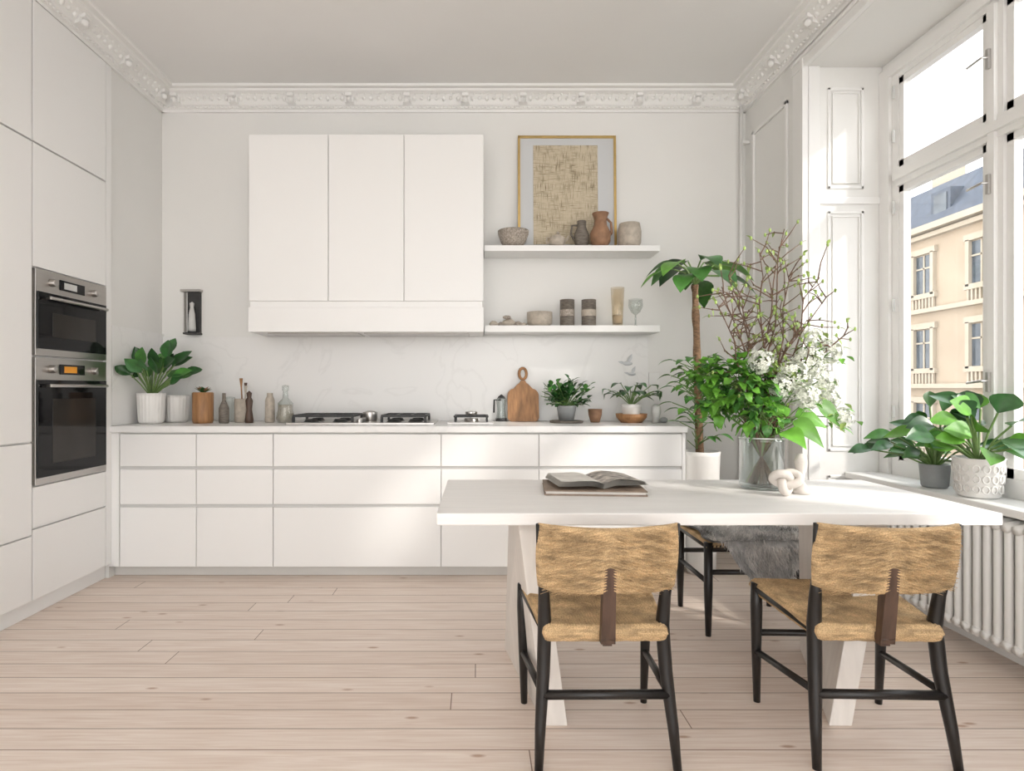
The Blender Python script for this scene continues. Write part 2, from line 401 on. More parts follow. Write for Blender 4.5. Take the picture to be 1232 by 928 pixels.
# ---------------------------------------------------------------- base cabinets
c=MB(); YF=3.60
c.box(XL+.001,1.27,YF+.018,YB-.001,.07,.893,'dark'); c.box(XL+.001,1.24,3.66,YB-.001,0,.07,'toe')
c.box(1.255,1.275,YF,YB-.001,.07,.893,'cab')
c.box(XL+.001,-2.205,YF,YF+.02,.07,.893,'cab')
cols=[-2.201,-1.731,-1.258,-.226,.374,1.255]
for a,b in zip(cols,cols[1:]):
    for z0,z1 in((.688,.885),(.455,.668),(.07,.435)):
        c.box(a+.002,b-.002,YF,YF+.018,z0,z1,'cab')
c.build('base_cabinet',.002)
one('countertop',[(XL+.001,1.286,3.584,YB-.001,.895,.935)],'marble',.003)
one('backsplash',[(XL+.015,1.22,YB-.015,YB-.0005,.936,1.536),(XL+.0005,XL+.015,3.61,YB-.0005,.936,1.555)],'marble',.001)
c=MB()
c.box(-1.51,.035,3.88,YB-.001,1.743,2.84,'cab')
for a,b in zip([-1.51,-.986,-.487,.038],[-.986,-.487,.038]):
    c.box(a+.002,b-.002,3.86,3.88,1.743,2.84,'cab')
c.build('upper_cabinet',.002)
c=MB()
c.box(-1.51,.038,3.85,YB-.001,1.538,1.70,'cab'); c.box(-1.50,.03,3.862,YB-.001,1.70,1.742,'cab')
c.box(-1.40,-.80,3.90,4.15,1.532,1.538,'steel'); c.box(-.76,-.06,3.90,4.15,1.532,1.538,'steel')
c.build('range_hood',.002)
one('wall_shelf',[(.045,1.237,3.98,YB-.001,2.10,2.14)],'cab',.002)
one('wall_shelf',[(.045,1.237,3.98,YB-.001,1.55,1.595)],'cab',.002)

c=MB(); c.box(-2.115,-1.975,YB-.05,YB,1.855,1.872,'steel')
c.box(-2.075,-1.985,YB-.022,YB,1.55,1.855,'castiron')
c.box(-2.10,-2.092,YB-.03,YB,1.57,1.855,'steel')
c.lathe([(.001,0),(.024,0),(.026,.02),(.022,.12),(.012,.17),(.016,.20),(.001,.21)],(-2.032,YB-.045,1.572),'potl',14)
c.box(-2.08,-1.98,YB-.08,YB,1.55,1.562,'castiron')
c.build('wall_sconce')

f=MB()
lean=lambda v:(v[0],v[1]-(2.97-v[2])*.035,v[2])
def fb(x0,x1,y0,y1,z0,z1,k):
    c_=[(x0,y0,z0),(x1,y0,z0),(x1,y1,z0),(x0,y1,z0),(x0,y0,z1),(x1,y0,z1),(x1,y1,z1),(x0,y1,z1)]; f.hexa([lean(q) for q in c_],k)
X0,X1,Z0,Z1=.285,.985,2.142,2.972; yb=YB-.004
fb(X0,X1,yb-.012,yb,Z0,Z1,'mat')
for q in((X0,X0+.016,Z0,Z1),(X1-.016,X1,Z0,Z1)): fb(q[0],q[1],yb-.025,yb,q[2],q[3],'gold')
for q in((Z0,Z0+.016),(Z1-.016,Z1)): fb(X0,X1,yb-.025,yb,q[0],q[1],'gold')
fb(.395,.855,yb-.015,yb-.011,2.19,2.905,'art')
f.build('framed_picture')

# ---------------------------------------------------------------- shelf objects
def lob(name,prof,c,k,seg=28,extra=None,**kw):
    m=MB(); m.lathe(prof,c,k,seg,**kw)
    if extra: extra(m)
    return m.build(name)
zs=2.141
lob('stoneware_bowl',[(.001,0),(.055,0),(.085,.035),(.105,.09),(.108,.115),(.098,.113),(.075,.04),(.001,.02)],(.245,4.06,zs),'speck')
def teapot(m):
    m.tube([(.60,4.07,zs+.05),(.62,4.07,zs+.065),(.63,4.07,zs+.085)],[.012,.009,.006],'beige',8)
    m.ball((.555,4.07,zs+.105),.011,'beige')
    m.tube([(.51,4.07,zs+.07),(.48,4.07,zs+.075),(.475,4.07,zs+.04),(.505,4.07,zs+.025)],.006,'beige',8)
lob('small_teapot',[(.001,0),(.035,0),(.055,.035),(.05,.07),(.02,.09),(.001,.095)],(.55,4.06,zs),'beige',extra=teapot)
def hnd(cx,cy,z,r,k):
    return lambda m:m.tube([(cx-r*.6,cy,z+.16),(cx-r*1.3,cy,z+.16),(cx-r*1.5,cy,z+.10),(cx-r*.9,cy,z+.05)],.008,k,8)
lob('striped_jug',[(.001,0),(.03,0),(.050,.04),(.052,.09),(.03,.15),(.032,.19),(.027,.19),(.02,.14),(.001,.05)],(.722,4.08,zs),'darkcer',extra=hnd(.722,4.08,zs,.05,'darkcer'))
lob('terracotta_pitcher',[(.001,0),(.045,0),(.068,.04),(.07,.10),(.045,.15),(.04,.19),(.058,.235),(.05,.235),(.034,.19),(.001,.1)],(.847,4.05,zs),'terra',
    extra=lambda m:m.tube([(.89,4.05,zs+.2),(.92,4.05,zs+.17),(.925,4.05,zs+.1),(.90,4.05,zs+.07)],.009,'terra',8))
lob('ceramic_vase',[(.001,0),(.06,0),(.078,.03),(.08,.11),(.07,.165),(.062,.165),(.07,.1),(.001,.03)],(1.05,4.06,zs),'beige')
zl=1.596
m=MB()
for i,(x,r_) in enumerate([(.11,.03),(.165,.025),(.215,.04),(.275,.028),(.315,.02)]):
    m.ball((x,4.06+.01*(i%2),zl+r_*.62),(r_*1.1,r_,r_*.65),'speck' if i%2 else 'beige',12,8,.25)
m.ball((.20,4.05,zl+.062),(.03,.02,.014),'speck')
m.build('stone_collection')
lob('small_bowl',[(.001,0),(.06,0),(.086,.02),(.088,.10),(.08,.10),(.075,.03),(.001,.02)],(.43,4.08,zl),'beige')
for x in(.62,.77):
    def bands(m,x=x):
        m.lathe([(.0505,.07),(.0512,.08),(.0512,.105),(.0505,.115)],(x,4.07,zl),'beige' if x>.7 else 'speck')
    lob('stoneware_canister',[(.001,0),(.047,0),(.05,.01),(.05,.185),(.044,.185),(.044,.02),(.001,.02)],(x,4.07,zl),'darkcer',extra=bands)
def band(m): m.lathe([(.001,.02),(.033,.02),(.034,.08),(.001,.08)],(.97,4.07,zl),'beige')
lob('tall_drinking_glass',[(.001,0),(.034,0),(.038,.09),(.047,.27),(.044,.27)],(.97,4.07,zl),'amber',extra=band)
lob('wine_glass',[(.001,0),(.036,.002),(.006,.01),(.005,.08),(.03,.10),(.05,.14),(.046,.19),(.044,.19)],(1.095,4.07,zl),'vglass')

# ---------------------------------------------------------------- counter objects
zc=.9355
clipL=(XL+.025,-1.86,0,YB-.03,.95)
pl=MB(); pc=V((-2.14,3.84,zc))
pl.lathe([(.001,0),(.062,0),(.074,.02),(.080,.17),(.083,.20),(.074,.20),(.072,.16),(.001,.16)],pc,'potw',88,rib=.05,ribn=22)
pl.lathe([(.001,.175),(.073,.175)],pc,'soil')
for i in range(32):
    a=R.uniform(0,6.283); e=R.uniform(.55,1.45); L=R.uniform(.15,.36)
    d=V((math.cos(a)*math.cos(e)+.22,math.sin(a)*math.cos(e)*.7,math.sin(e))).normalized()
    b=pc+V((0,0,.17)); tip=b+d*L*.85; tip.x=max(tip.x,XL+.05)
    pl.tube([b,(b+tip)/2+V((0,0,.01)),tip],.004,'stem',5,False)
    pl.leaf(tip,V((d.x+R.uniform(-.5,.5),d.y,d.z*.8)),R.uniform(.12,.16),R.uniform(.07,.095),'leafd' if i%3 else 'leaf',droop=.15,sh=.9,fold=.3,clip=clipL,up=(-d.x*.3,-1,.6))
pl.build('potted_plant')
lob('ribbed_ceramic_pot',[(.001,0),(.06,0),(.072,.02),(.078,.16),(.08,.185),(.07,.185),(.066,.03),(.001,.02)],(-2.065,4.015,zc),'potw',80,rib=.05,ribn=20)
def succ(m):
    for i in range(16):
        a=i*2.4; m.leaf((-1.83,3.9,zc+.195),(math.cos(a),math.sin(a),.6+.05*i),.07,.03,'terra' if i%2 else 'leafd',droop=.1,fold=.4)
lob('wooden_planter',[(.001,0),(.06,0),(.066,.02),(.066,.20),(.06,.205),(.001,.2)],(-1.83,3.9,zc),'wood',extra=succ)
def tools(m):
    for dx,dy,h,k in((-.015,0,.30,'wood'),(.01,.01,.27,'walnut'),(.018,-.01,.25,'beige')):
        m.tube([(-1.60+dx*.3,4.0+dy,zc+.03),(-1.60+dx,4.0+dy,zc+h-.06),(-1.60+dx*1.1,4.0+dy,zc+h)],[.005,.005,.012],k,8)
lob('utensil_jar',[(.001,0),(.036,0),(.04,.01),(.04,.16),(.035,.16),(.035,.02),(.001,.02)],(-1.62,4.0,zc),'beige',extra=tools)
lob('pepper_mill',[(.001,0),(.026,0),(.028,.02),(.018,.09),(.024,.15),(.014,.17),(.018,.20),(.001,.215)],(-1.53,3.92,zc),'walnut')
lob('dark_bottle',[(.001,0),(.03,0),(.032,.01),(.032,.10),(.012,.15),(.011,.20),(.001,.20)],(-1.69,3.90,zc),'darkcer')
lob('glass_jar',[(.001,0),(.03,0),(.033,.01),(.033,.14),(.036,.145),(.036,.17),(.001,.175)],(-1.72,4.06,zc),'vglass')
lob('ceramic_canister',[(.001,0),(.03,0),(.033,.01),(.031,.15),(.02,.18),(.02,.2),(.001,.2)],(-1.42,4.0,zc),'beige')
lob('soap_bottle',[(.001,0),(.05,0),(.062,.03),(.05,.09),(.05,.13),(.02,.165),(.016,.21),(.022,.22),(.022,.25),(.001,.255)],(-1.30,3.96,zc),'vglass',
    extra=lambda m:m.lathe([(.001,.002),(.045,.002),(.057,.03),(.046,.09),(.046,.12),(.001,.12)],(-1.30,3.96,zc),'beige'))
g=MB()
g.box(-1.22,-.28,3.72,4.14,zc,zc+.012,'steel')
for cx,w_ in((-1.0,.38),(-.48,.28)):
    x0,x1=cx-w_/2,cx+w_/2
    for y in(3.78,3.93,4.08): g.box(x0,x1,y-.007,y+.007,zc+.045,zc+.06,'castiron')
    for x in(x0,cx-w_*.17,cx+w_*.17,x1): g.box(x-.007,x+.007,3.78,4.08,zc+.045,zc+.06,'castiron')
    for x in(x0,x1):
        for y in(3.78,4.08): g.box(x-.008,x+.008,y-.008,y+.008,zc+.012,zc+.05,'castiron')
    for x in(cx-w_*.25,cx+w_*.25):
        for y in(3.85,4.01): g.lathe([(.001,.03),(.035,.03),(.04,.02),(.05,.012)],(x,y,zc),'castiron',18)
for i in range(5): g.lathe([(.017,.012),(.016,.035),(.001,.036)],(-.76,3.76+i*.04,zc),'steel',14)
g.lathe([(.045,.012),(.05,.03),(.05,.07),(.02,.08),(.001,.082)],(-.735,4.0,zc+.0),'steel',20)
g.build('gas_cooktop',.001)
g=MB()
g.box(-.20,.10,3.80,4.10,zc,zc+.010,'steel')
for x in(-.15,-.05,.06): g.box(x-.006,x+.006,3.84,4.06,zc+.04,zc+.052,'castiron')
for y in(3.86,4.04): g.box(-.16,.07,y-.006,y+.006,zc+.04,zc+.052,'castiron')
for x in(-.15,.06):
    for y in(3.86,4.04): g.box(x-.006,x+.006,y-.006,y+.006,zc+.01,zc+.045,'castiron')
g.lathe([(.05,.01),(.045,.03),(.001,.032)],(-.045,3.95,zc),'steel',20)
g.lathe([(.03,.052),(.04,.06),(.04,.075),(.001,.08)],(-.045,3.95,zc),'steel',20)
g.build('single_gas_burner',.001)
lob('espresso_maker',[(.001,0),(.035,0),(.038,.02),(.028,.08),(.036,.15),(.03,.165),(.001,.18)],(.165,4.13,zc),'vglass',
    extra=lambda m:(m.tube([(.165,4.13,zc+.15),(.115,4.13,zc+.15),(.113,4.13,zc+.06)],.006,'castiron',8),m.lathe([(.039,.0),(.04,.02)],(.165,4.13,zc),'castiron'),m.lathe([(.031,.16),(.02,.175),(.001,.19)],(.165,4.13,zc),'castiron')))
b=MB()
def arc(cx,cz,r_,a0,a1,n=6): return [(cx+r_*math.cos(math.radians(a0+(a1-a0)*i/n)),cz+r_*math.sin(math.radians(a0+(a1-a0)*i/n))) for i in range(n+1)]
pts=arc(-.08,.03,.03,180,270)+arc(.08,.03,.03,270,360)+arc(.06,.18,.05,0,80)+arc(.045,.29,.028,250,190)+arc(-.045,.29,.028,-10,-70)+arc(-.06,.18,.05,100,180)
tr=lambda v:(v[0]+.318,v[1]+4.10+v[2]*.16,v[2]+zc)
b.prism(pts,-.009,.009,'wood',tr)
ring=[tr((.026*math.cos(a*.4488),0,.335+.04*math.sin(a*.4488))) for a in range(14)]
b.tube(ring,.0105,'wood',8,closed=True)
b.build('cutting_board',.002)
pl=MB(); c0=V((.60,3.97,zc))
pl.lathe([(.001,0),(.11,0),(.115,.012),(.10,.015),(.001,.012)],c0,'darkcer')
pl.lathe([(.001,.015),(.05,.015),(.065,.10),(.068,.115),(.058,.115),(.001,.1)],c0,'potg')
for i in range(75):
    a=R.uniform(0,6.283); e=R.uniform(.1,1.3); L=R.uniform(.10,.25)
    d=V((math.cos(a)*math.cos(e)*.85,math.sin(a)*math.cos(e)*.7,math.sin(e))); b_=c0+V((0,0,.1)); tip=b_+d*L
    pl.tube([b_,b_+d*L*.5+V((0,0,.015)),tip],.0025,'stem',4,False)
    for q in range(3): pl.leaf(b_+d*L*(.6+.2*q),d+V((R.uniform(-.8,.8),R.uniform(-.8,.8),R.uniform(-.2,.5))),.065,.036,'leafd' if i%3 else 'leaf',droop=.35,clip=(.45,.79,0,YB-.03,.95))
pl.build('potted_fern')
lob('terracotta_cup',[(.001,0),(.03,0),(.045,.05),(.048,.09),(.04,.09),(.001,.03)],(.80,4.0,zc),'terra')
pl=MB(); c0=V((1.04,3.97,zc))
pl.lathe([(.001,0),(.07,0),(.10,.035),(.105,.06),(.09,.06),(.001,.03)],c0,'wood')
pl.lathe([(.05,.03),(.065,.10),(.066,.125),(.055,.125),(.001,.1)],c0,'potw')
for i in range(22):
    a=R.uniform(0,6.283); L=R.uniform(.09,.20); d=V((math.cos(a),math.sin(a)*.5,.45+R.uniform(0,.9))).normalized()
    b_=c0+V((0,0,.11)); tip=b_+d*L
    pl.tube([b_,b_.lerp(tip,.5)+V((0,0,.02)),tip],.003,'stem',4,False)
    pl.leaf(tip,V((d.x,d.y,.1)),R.uniform(.08,.11),.06,'leaf' if i%2 else 'leafd',droop=.5,clip=(.86,1.22,0,YB-.03,.96))
pl.build('trailing_houseplant')
m=MB(); m.lathe([(.001,0),(.03,0),(.022,.03),(.034,.07),(.03,.11),(.012,.125),(.001,.125)],(1.20,3.95,zc),'potl'); m.ball((1.235,3.90,zc+.02),(.03,.022,.02),'potg')
m.build('decorative_figurine')
m=MB()
for x,z,s_ in((1.07,1.345,1),(1.10,1.27,.8)):
    m.ball((x,YB-.02,z),(.035*s_,.008,.015*s_),'mat'); m.leaf((x,YB-.02,z+.005),(.5,0,1),.07*s_,.03*s_,'mat',up=(0,-1,0),droop=0); m.leaf((x-.02*s_,YB-.02,z),(-1,0,.3),.05*s_,.02*s_,'mat',up=(0,-1,0),droop=0)
m.build('bird_wall_ornament')
m=MB(); m.box(1.225,1.30,YB-.01,YB,1.13,1.28,'trim'); m.lathe([(.001,0),(.02,0)],(1.26,YB-.012,1.2),'potl'); m.build('wall_switch',.002)

# ---------------------------------------------------------------- table
t=MB()
t.box(-.14,1.78,1.985,2.72,.70,.742,'tablew')
t.hexa([(.23,2.02,0),(.31,2.02,0),(.20,2.62,0),(.12,2.62,0),(.14,2.08,.70),(.22,2.08,.70),(.22,2.60,.70),(.14,2.60,.70)],'legw')
t.hexa([(1.21,2.02,0),(1.29,2.02,0),(1.52,2.62,0),(1.44,2.62,0),(1.38,2.08,.70),(1.46,2.08,.70),(1.50,2.60,.70),(1.42,2.60,.70)],'legw')
t.build('dining_table',.004)

# ---------------------------------------------------------------- chairs
def ridge(ph,amp): return amp*abs(math.sin(math.pi*ph))
def chair_mesh():
    c=MB()
    hw=lambda v:.212+.008*math.sin(v*3.14)
    def back(side):
        def fn(u,v):
            uu=u*2-1; x=uu*hw(v)
            zb=.540+.014*abs(uu)**6; zt=.748+.008*uu*uu
            z=zb+(zt-zb)*v
            y=-.185-.035*(1-uu*uu)-.03*v
            e=min(1,min(v,1-v)/.07); e=math.sqrt(max(0,1-(1-e)**2)); e2=min(1,(1-abs(uu))/.05); e2=math.sqrt(max(0,1-(1-e2)**2))
            th=.013*e*e2
            jit=.35*noise.noise(V((x*5,z*60,side)))
            ph=(z+.30*abs(x)-.3*x*x)/.0088+jit
            dn=.006*math.exp(-(x/.012)**2)*(1 if v<.75 else .3)
            return (x,y+side*(th+(ridge(ph,.0048)-dn)*e*e2),z)
        return fn
    c.grid(back(-1),60,190,'cord'); c.grid(back(1),24,60,'cord')
    rr=random.Random(3)
    for i in range(900):
        u,v=rr.uniform(.03,.97),rr.uniform(.03,.97); p0=V(back(-1)(u,v))+V((0,-.001,0)); sx_=1 if p0.x>0 else -1
        l=rr.uniform(.015,.04); d=V((sx_,0,-.30+rr.uniform(-.25,.25))).normalized()
        p1=p0+d*l+V((0,rr.uniform(-.002,.004),0))
        if abs(p1.x)<.21: c.tube([p0,p0.lerp(p1,.5)+V((0,-.002,0)),p1],.0008,'cord',3,False)
    for sx in(-1,1):
        c.tube([(sx*.212,-.215,0),(sx*.205,-.195,.12),(sx*.192,-.165,.28),(sx*.186,-.15,.42),(sx*.19,-.165,.52),(sx*.197,-.188,.60)],[.013,.017,.021,.022,.018,.013],'black',12)
        c.tube([(sx*.197,-.188,.59),(sx*.208,-.200,.66),(sx*.212,-.212,.752)],[.012,.010,.009],'black',10)
        c.tube([(sx*.222,.175,0),(sx*.226,.17,.2),(sx*.228,.165,.36),(sx*.228,.165,.445)],[.012,.017,.021,.019],'black',12)
        c.tube([(sx*.196,-.18,.22),(sx*.226,.17,.19)],.012,'black',10)
        c.tube([(sx*.186,-.15,.40),(sx*.228,.165,.425)],.014,'black',10)
    c.tube([(-.200,-.182,.215),(.200,-.182,.215)],.0145,'black',10)
    c.tube([(-.226,.168,.26),(.226,.168,.26)],.012,'black',10)
    c.tube([(-.186,-.15,.40),(.186,-.15,.40)],.014,'black',10); c.tube([(-.228,.165,.425),(.228,.165,.425)],.014,'black',10)
    c.hexa([(-.022,-.215,.385),(.022,-.215,.385),(.022,-.19,.385),(-.022,-.19,.385),(-.018,-.246,.625),(.018,-.246,.625),(.018,-.205,.625),(-.018,-.205,.625)],'walnut')
    c.tube([(-.02,-.20,.40),(.02,-.20,.40)],.018,'walnut',10)
    c.hexa([(-.014,-.205,.375),(.014,-.205,.375),(.014,-.13,.375),(-.014,-.13,.375),(-.014,-.205,.40),(.014,-.205,.40),(.014,-.13,.40),(-.014,-.13,.40)],'walnut')
    def seat(top):
        def fn(u,v):
            a=u*2-1; b=v*2-1
            hwid=.195+.048*v; x=a*hwid; y=-.185+.385*v
            ea=min(1,(1-abs(a))/.09); eb=min(1,(1-abs(b))/.09)
            e=math.sqrt(max(0,1-(1-ea)**2))*math.sqrt(max(0,1-(1-eb)**2))
            zc_=.402+.026*v; sag=.016*(1-a*a)*(1-b*b)
            ph=(y if abs(a)>abs(b) else x)/.009+.3*noise.noise(V((x*30,y*30,2)))
            if top: return (x,y,zc_+(.026+ridge(ph,.0045))*e-sag)
            return (x,y,zc_-(.026+ridge(ph,.002))*e-sag*.5)
        return fn
    c.grid(seat(1),150,130,'cord'); c.grid(seat(0),50,50,'cord')
    return c.mesh('dining_chair')
cm=chair_mesh()
for x,y,rz in((.395,2.0,.01),(1.255,2.0,-.03)):
    o=bpy.data.objects.new('dining_chair',cm); sc.collection.objects.link(o); o.location=(x,y,0); o.rotation_euler=(0,0,rz)

s=MB()
x0,x1,y0,y1=1.085,1.56,2.76,3.14
for x in(x0,x1):
    for y in(y0,y1):
        s.tube([(x,y,0),(x,y,.22),(x,y,.44)],[.013,.02,.02],'black',12)
    s.tube([(x,y0,.25),(x,y1,.25)],.012,'black',10); s.tube([(x,y0,.42),(x,y1,.42)],.015,'black',10)
for y in(y0,y1):
    s.tube([(x0,y,.30),(x1,y,.30)],.012,'black',10); s.tube([(x0,y,.42),(x1,y,.42)],.015,'black',10)
def st(u,v):
    a=2*u-1;b=2*v-1; e=min(1,(1-abs(a))/.08,(1-abs(b))/.08)
    x=x0-.015+(x1-x0+.03)*u; y=y0-.015+(y1-y0+.03)*v; ph=(y if abs(a)>abs(b) else x)/.008
    return (x,y,.42+(.02+ridge(ph,.003))*math.sqrt(max(0,1-(1-e)**2)))
s.grid(st,90,80,'cord'); s.grid(lambda u,v:(x0-.015+(x1-x0+.03)*u,y0-.015+(y1-y0+.03)*v,.415),2,2,'cord',False)
s.build('woven_stool')
s=MB()
def drape(u,v):
    L=v*.72; q=max(0,L-.42)/.30
    wid=(.245+.012*math.sin(v*17))*(1-.78*q**1.2)
    cx=1.335+.02*q; a=u*2-1; x=cx+a*wid
    if L<.42: y=y1-.02-L; z=.462
    else:
        l=L-.42; y=y0+.06-min(l,.115)-.02*math.sin(a*5)*q; z=.462-max(0,l-.08)*1.0
    n_=noise.noise(V((x*9,y*9,z*9)))
    z+=.014*n_; y-=.02*abs(noise.noise(V((x*14,3,z*8))))*(1 if L>.45 else 0)
    return V((x,y,z))
s.grid(lambda u,v:tuple(drape(u,v)),40,60,'fur')
s.grid(lambda u,v:tuple(drape(u,v)-V((0,-.008,.010))),40,60,'fur')
for i in range(7500):
    u,v=R.random(),R.random(); p_=drape(u,v)
    if v<.58: d=V((R.uniform(-.7,.7),R.uniform(-.9,.3),.7))
    else: d=V((R.uniform(-.6,.6),-.7,-.8+R.uniform(-.4,.4)))
    d.normalize(); l=R.uniform(.02,.042); sd=d.cross(V((R.uniform(-1,1),R.uniform(-1,1),R.uniform(-1,1)))).normalized()*.0022
    nn=noise.noise(p_*6); k='furw' if nn>.05 else ('furb' if nn<-.35 else 'fur')
    s.add([p_-sd,p_+sd,p_+d*l+V((0,0,-.004))],[(0,1,2)],k)
s.build('sheepskin_throw')

# ---------------------------------------------------------------- open book
b=MB(); zt=.7425
def rotp(p,a,c0):
    x,y,z=p; ca,sa=math.cos(a),math.sin(a); return (c0[0]+x*ca-y*sa,c0[1]+x*sa+y*ca,z)
def rb(x0,x1,y0,y1,z0,z1,k,a,c0):
    b.hexa([rotp(q,a,c0) for q in[(x0,y0,z0),(x1,y0,z0),(x1,y1,z0),(x0,y1,z0),(x0,y0,z1),(x1,y0,z1),(x1,y1,z1),(x0,y1,z1)]],k)
cb=(.475,2.45)
rb(-.20,.20,-.15,.13,zt,zt+.006,'cover',-.08,cb); rb(-.195,.195,-.145,.125,zt+.006,zt+.016,'paper',-.08,cb); rb(-.20,.20,-.15,.13,zt+.016,zt+.020,'cover',-.08,cb)
for sg in(-1,1):
    for q in range(7):
        def pg(u,v,q=q,sg=sg):
            x=sg*u*(.185-.002*q); h=.014*math.sin(min(1,u*2.2)*1.9)+.0035*q*(1-.5*u)
            if sg<0 : h+=.008*u*(q/6)
            else: h+=.008*math.sin(u*3.14)*(q/6)
            return rotp((x+.015,(v-.5)*.25,zt+.021+h),.12,(cb[0],cb[1]+.01))
        b.grid(pg,14,4,'photo' if (sg>0 and q==6) else 'paper')
b.build('open_book')

# ---------------------------------------------------------------- glass vase with branches & flowers
f=MB(); vc=V((1.205,2.49,.743))
f.lathe([(.001,.004),(.082,.004),(.088,.02),(.088,.20),(.092,.215),(.089,.215),(.084,.20),(.084,.025),(.001,.016)],vc,'vglass',40)
f.lathe([(.001,.0),(.085,.0),(.086,.006),(.001,.006)],vc,'vglass',40)
f.tube([vc+V((math.cos(i*.3142)*.0905,math.sin(i*.3142)*.0905,.215)) for i in range(20)],.003,'potl',6,closed=True)
def stem_from_vase(tip,r0=.004,k='twig',bend=.03,seg=6):
    a=R.uniform(0,6.28); b0=vc+V((math.cos(a)*.06,math.sin(a)*.06,.022))
    mth=vc+V((-math.cos(a)*.045,-math.sin(a)*.045,.21)); tip=V(tip)
    pts=[b0,mth]; n=6
    for i in range(1,n+1):
        t_=i/n; p_=mth.lerp(tip,t_)+V((R.uniform(-1,1),R.uniform(-1,1),R.uniform(-.5,.5)))*bend*(1 if i<n else 0)*.8
        p_.z+=.04*math.sin(t_*3.14)
        pts.append(p_)
    f.tube(pts,[r0]+[r0*(1-.7*i/(len(pts)-1)) for i in range(1,len(pts))],k,seg,False)
    return pts
tips=[(1.307,2.50,1.846),(1.25,2.45,1.70),(1.50,2.52,1.56),(1.09,2.55,1.66),(1.00,2.45,1.52),(1.40,2.40,1.62),(1.55,2.45,1.40),(1.36,2.6,1.74),(1.17,2.6,1.58),(1.46,2.6,1.47),(1.20,2.5,1.76),(1.04,2.5,1.60)]
for tp in tips:
    pts=stem_from_vase(tp,.0055)
    for i in range(3,len(pts)):
        for _ in range(4):
            a=pts[i-1].lerp(pts[i],R.random()); d=V((R.uniform(-1,1),R.uniform(-.8,.8),R.uniform(-.1,1))).normalized(); l=R.uniform(.05,.15)
            e=a+d*l; mid=a.lerp(e,.5)+V((R.uniform(-.012,.012),0,R.uniform(-.012,.012)))
            f.tube([a,mid,e],[.003,.0024,.0014],'twig',5,False)
            f.ball(e,(.006,.006,.009),'leafy',6,4)
            if R.random()<.6: f.leaf(e,d,.03,.016,'leafy',n=3)
            if R.random()<.6: f.leaf(mid,V((d.z,d.y,d.x)),.024,.012,'leafy',n=3); f.ball(mid,(.004,.004,.005),'twig',6,4)
for i in range(48):
    a=R.uniform(0,6.28); stem_from_vase(vc+V((math.cos(a)*.12,math.sin(a)*.1,.30)),.0045,'twig' if i%3 else 'stem',.01,5)
def cluster(c0,rad,n,L,W,ks):
    c0=V(c0)
    for i in range(n):
        d=V((R.gauss(0,1),R.gauss(0,1),R.gauss(.2,1))).normalized(); p_=c0+V((d.x*rad[0],d.y*rad[1],d.z*rad[2]))*R.uniform(.35,1)
        if i%4==0: f.tube([c0,c0.lerp(p_,.5),p_],.002,'stem',4,False)
        dd=(d+V((R.uniform(-.7,.7),R.uniform(-.7,.7),R.uniform(-.5,.5)))).normalized()
        f.leaf(p_,dd,L*R.uniform(.7,1.25),W*R.uniform(.7,1.25),R.choice(ks),droop=.35,wave=.16)
for c0,rad,n in(((1.10,2.46,1.18),(.13,.12,.12),190),((1.17,2.42,1.07),(.10,.09,.08),80),((.99,2.52,1.22),(.07,.08,.07),70),((1.0,2.5,1.10),(.06,.07,.06),50)):
    f.tube([vc+V((0,0,.2)),V(c0)],.004,'stem',5,False); cluster(c0,rad,n,.055,.040,['leafb','leaf','leafb','leafb'])
for p_,d in(((1.30,2.42,1.03),(.6,-.5,-.3)),((1.32,2.44,1.05),(1,-.3,.1)),((1.24,2.38,.99),(.2,-.8,.0)),((1.42,2.46,1.10),(.8,-.2,-.4)),((1.22,2.45,1.05),(.5,-.3,.7))):
    f.tube([vc+V((0,0,.2)),V(p_)],.003,'stem',5,False); f.leaf(p_,d,.12,.09,'leafb',droop=.5,sh=.7,up=(0,-.8,.5))
def flower(c0,r_,n,pet=.011):
    c0=V(c0)
    for i in range(n):
        d=V((R.gauss(0,1),R.gauss(0,1),R.gauss(0,1))).normalized(); p_=c0+d*r_*R.uniform(.6,1)
        sd=d.cross(V((R.random(),R.random(),R.random()))).normalized(); tt=d.cross(sd)
        for q in range(4):
            a=q*math.pi/2; e=sd*math.cos(a)+tt*math.sin(a); e2=sd*math.cos(a+.6)+tt*math.sin(a+.6); e3=sd*math.cos(a-.6)+tt*math.sin(a-.6)
            f.add([p_,p_+e3*pet*.8+d*.003,p_+e*pet*1.1+d*.002,p_+e2*pet*.8+d*.003],[(0,1,2,3)],'petal')
for c0,r_,n in(((1.155,2.40,1.275),.055,140),((1.30,2.42,1.22),.065,160),((1.38,2.45,1.28),.065,160),((1.44,2.46,1.20),.065,160),((1.50,2.5,1.12),.05,110),((1.36,2.42,1.13),.06,130),((1.49,2.48,1.32),.055,110),((1.43,2.5,1.38),.045,80),((1.53,2.46,1.04),.045,80),((1.24,2.4,1.17),.05,100)):
    f.tube([vc+V((0,0,.2)),(vc+V((0,0,.25))).lerp(V(c0),.6)+V((0,0,.03)),V(c0)],.0028,'stem',5,False); flower(c0,r_,n)
    for q in range(10): f.leaf(V(c0)+V((R.uniform(-.06,.06),R.uniform(-.05,.04),R.uniform(-.05,.02))),(R.uniform(-1,1),R.uniform(-1,1),R.uniform(-.4,.4)),.045,.024,'leafy' if q%2 else 'leafb')
f.build('glass_vase_with_branches')
k=MB(); pts=[]
for i in range(60):
    a=i/60*2*math.pi; x=(math.sin(a)+2*math.sin(2*a))/3; z=(math.cos(a)-2*math.cos(2*a))/3; y=-math.sin(3*a)/3
    pts.append((1.215+x*.052,2.31+y*.05,.743+.058+z*.044))
k.tube(pts,.0165,'sculpt',12,closed=True)
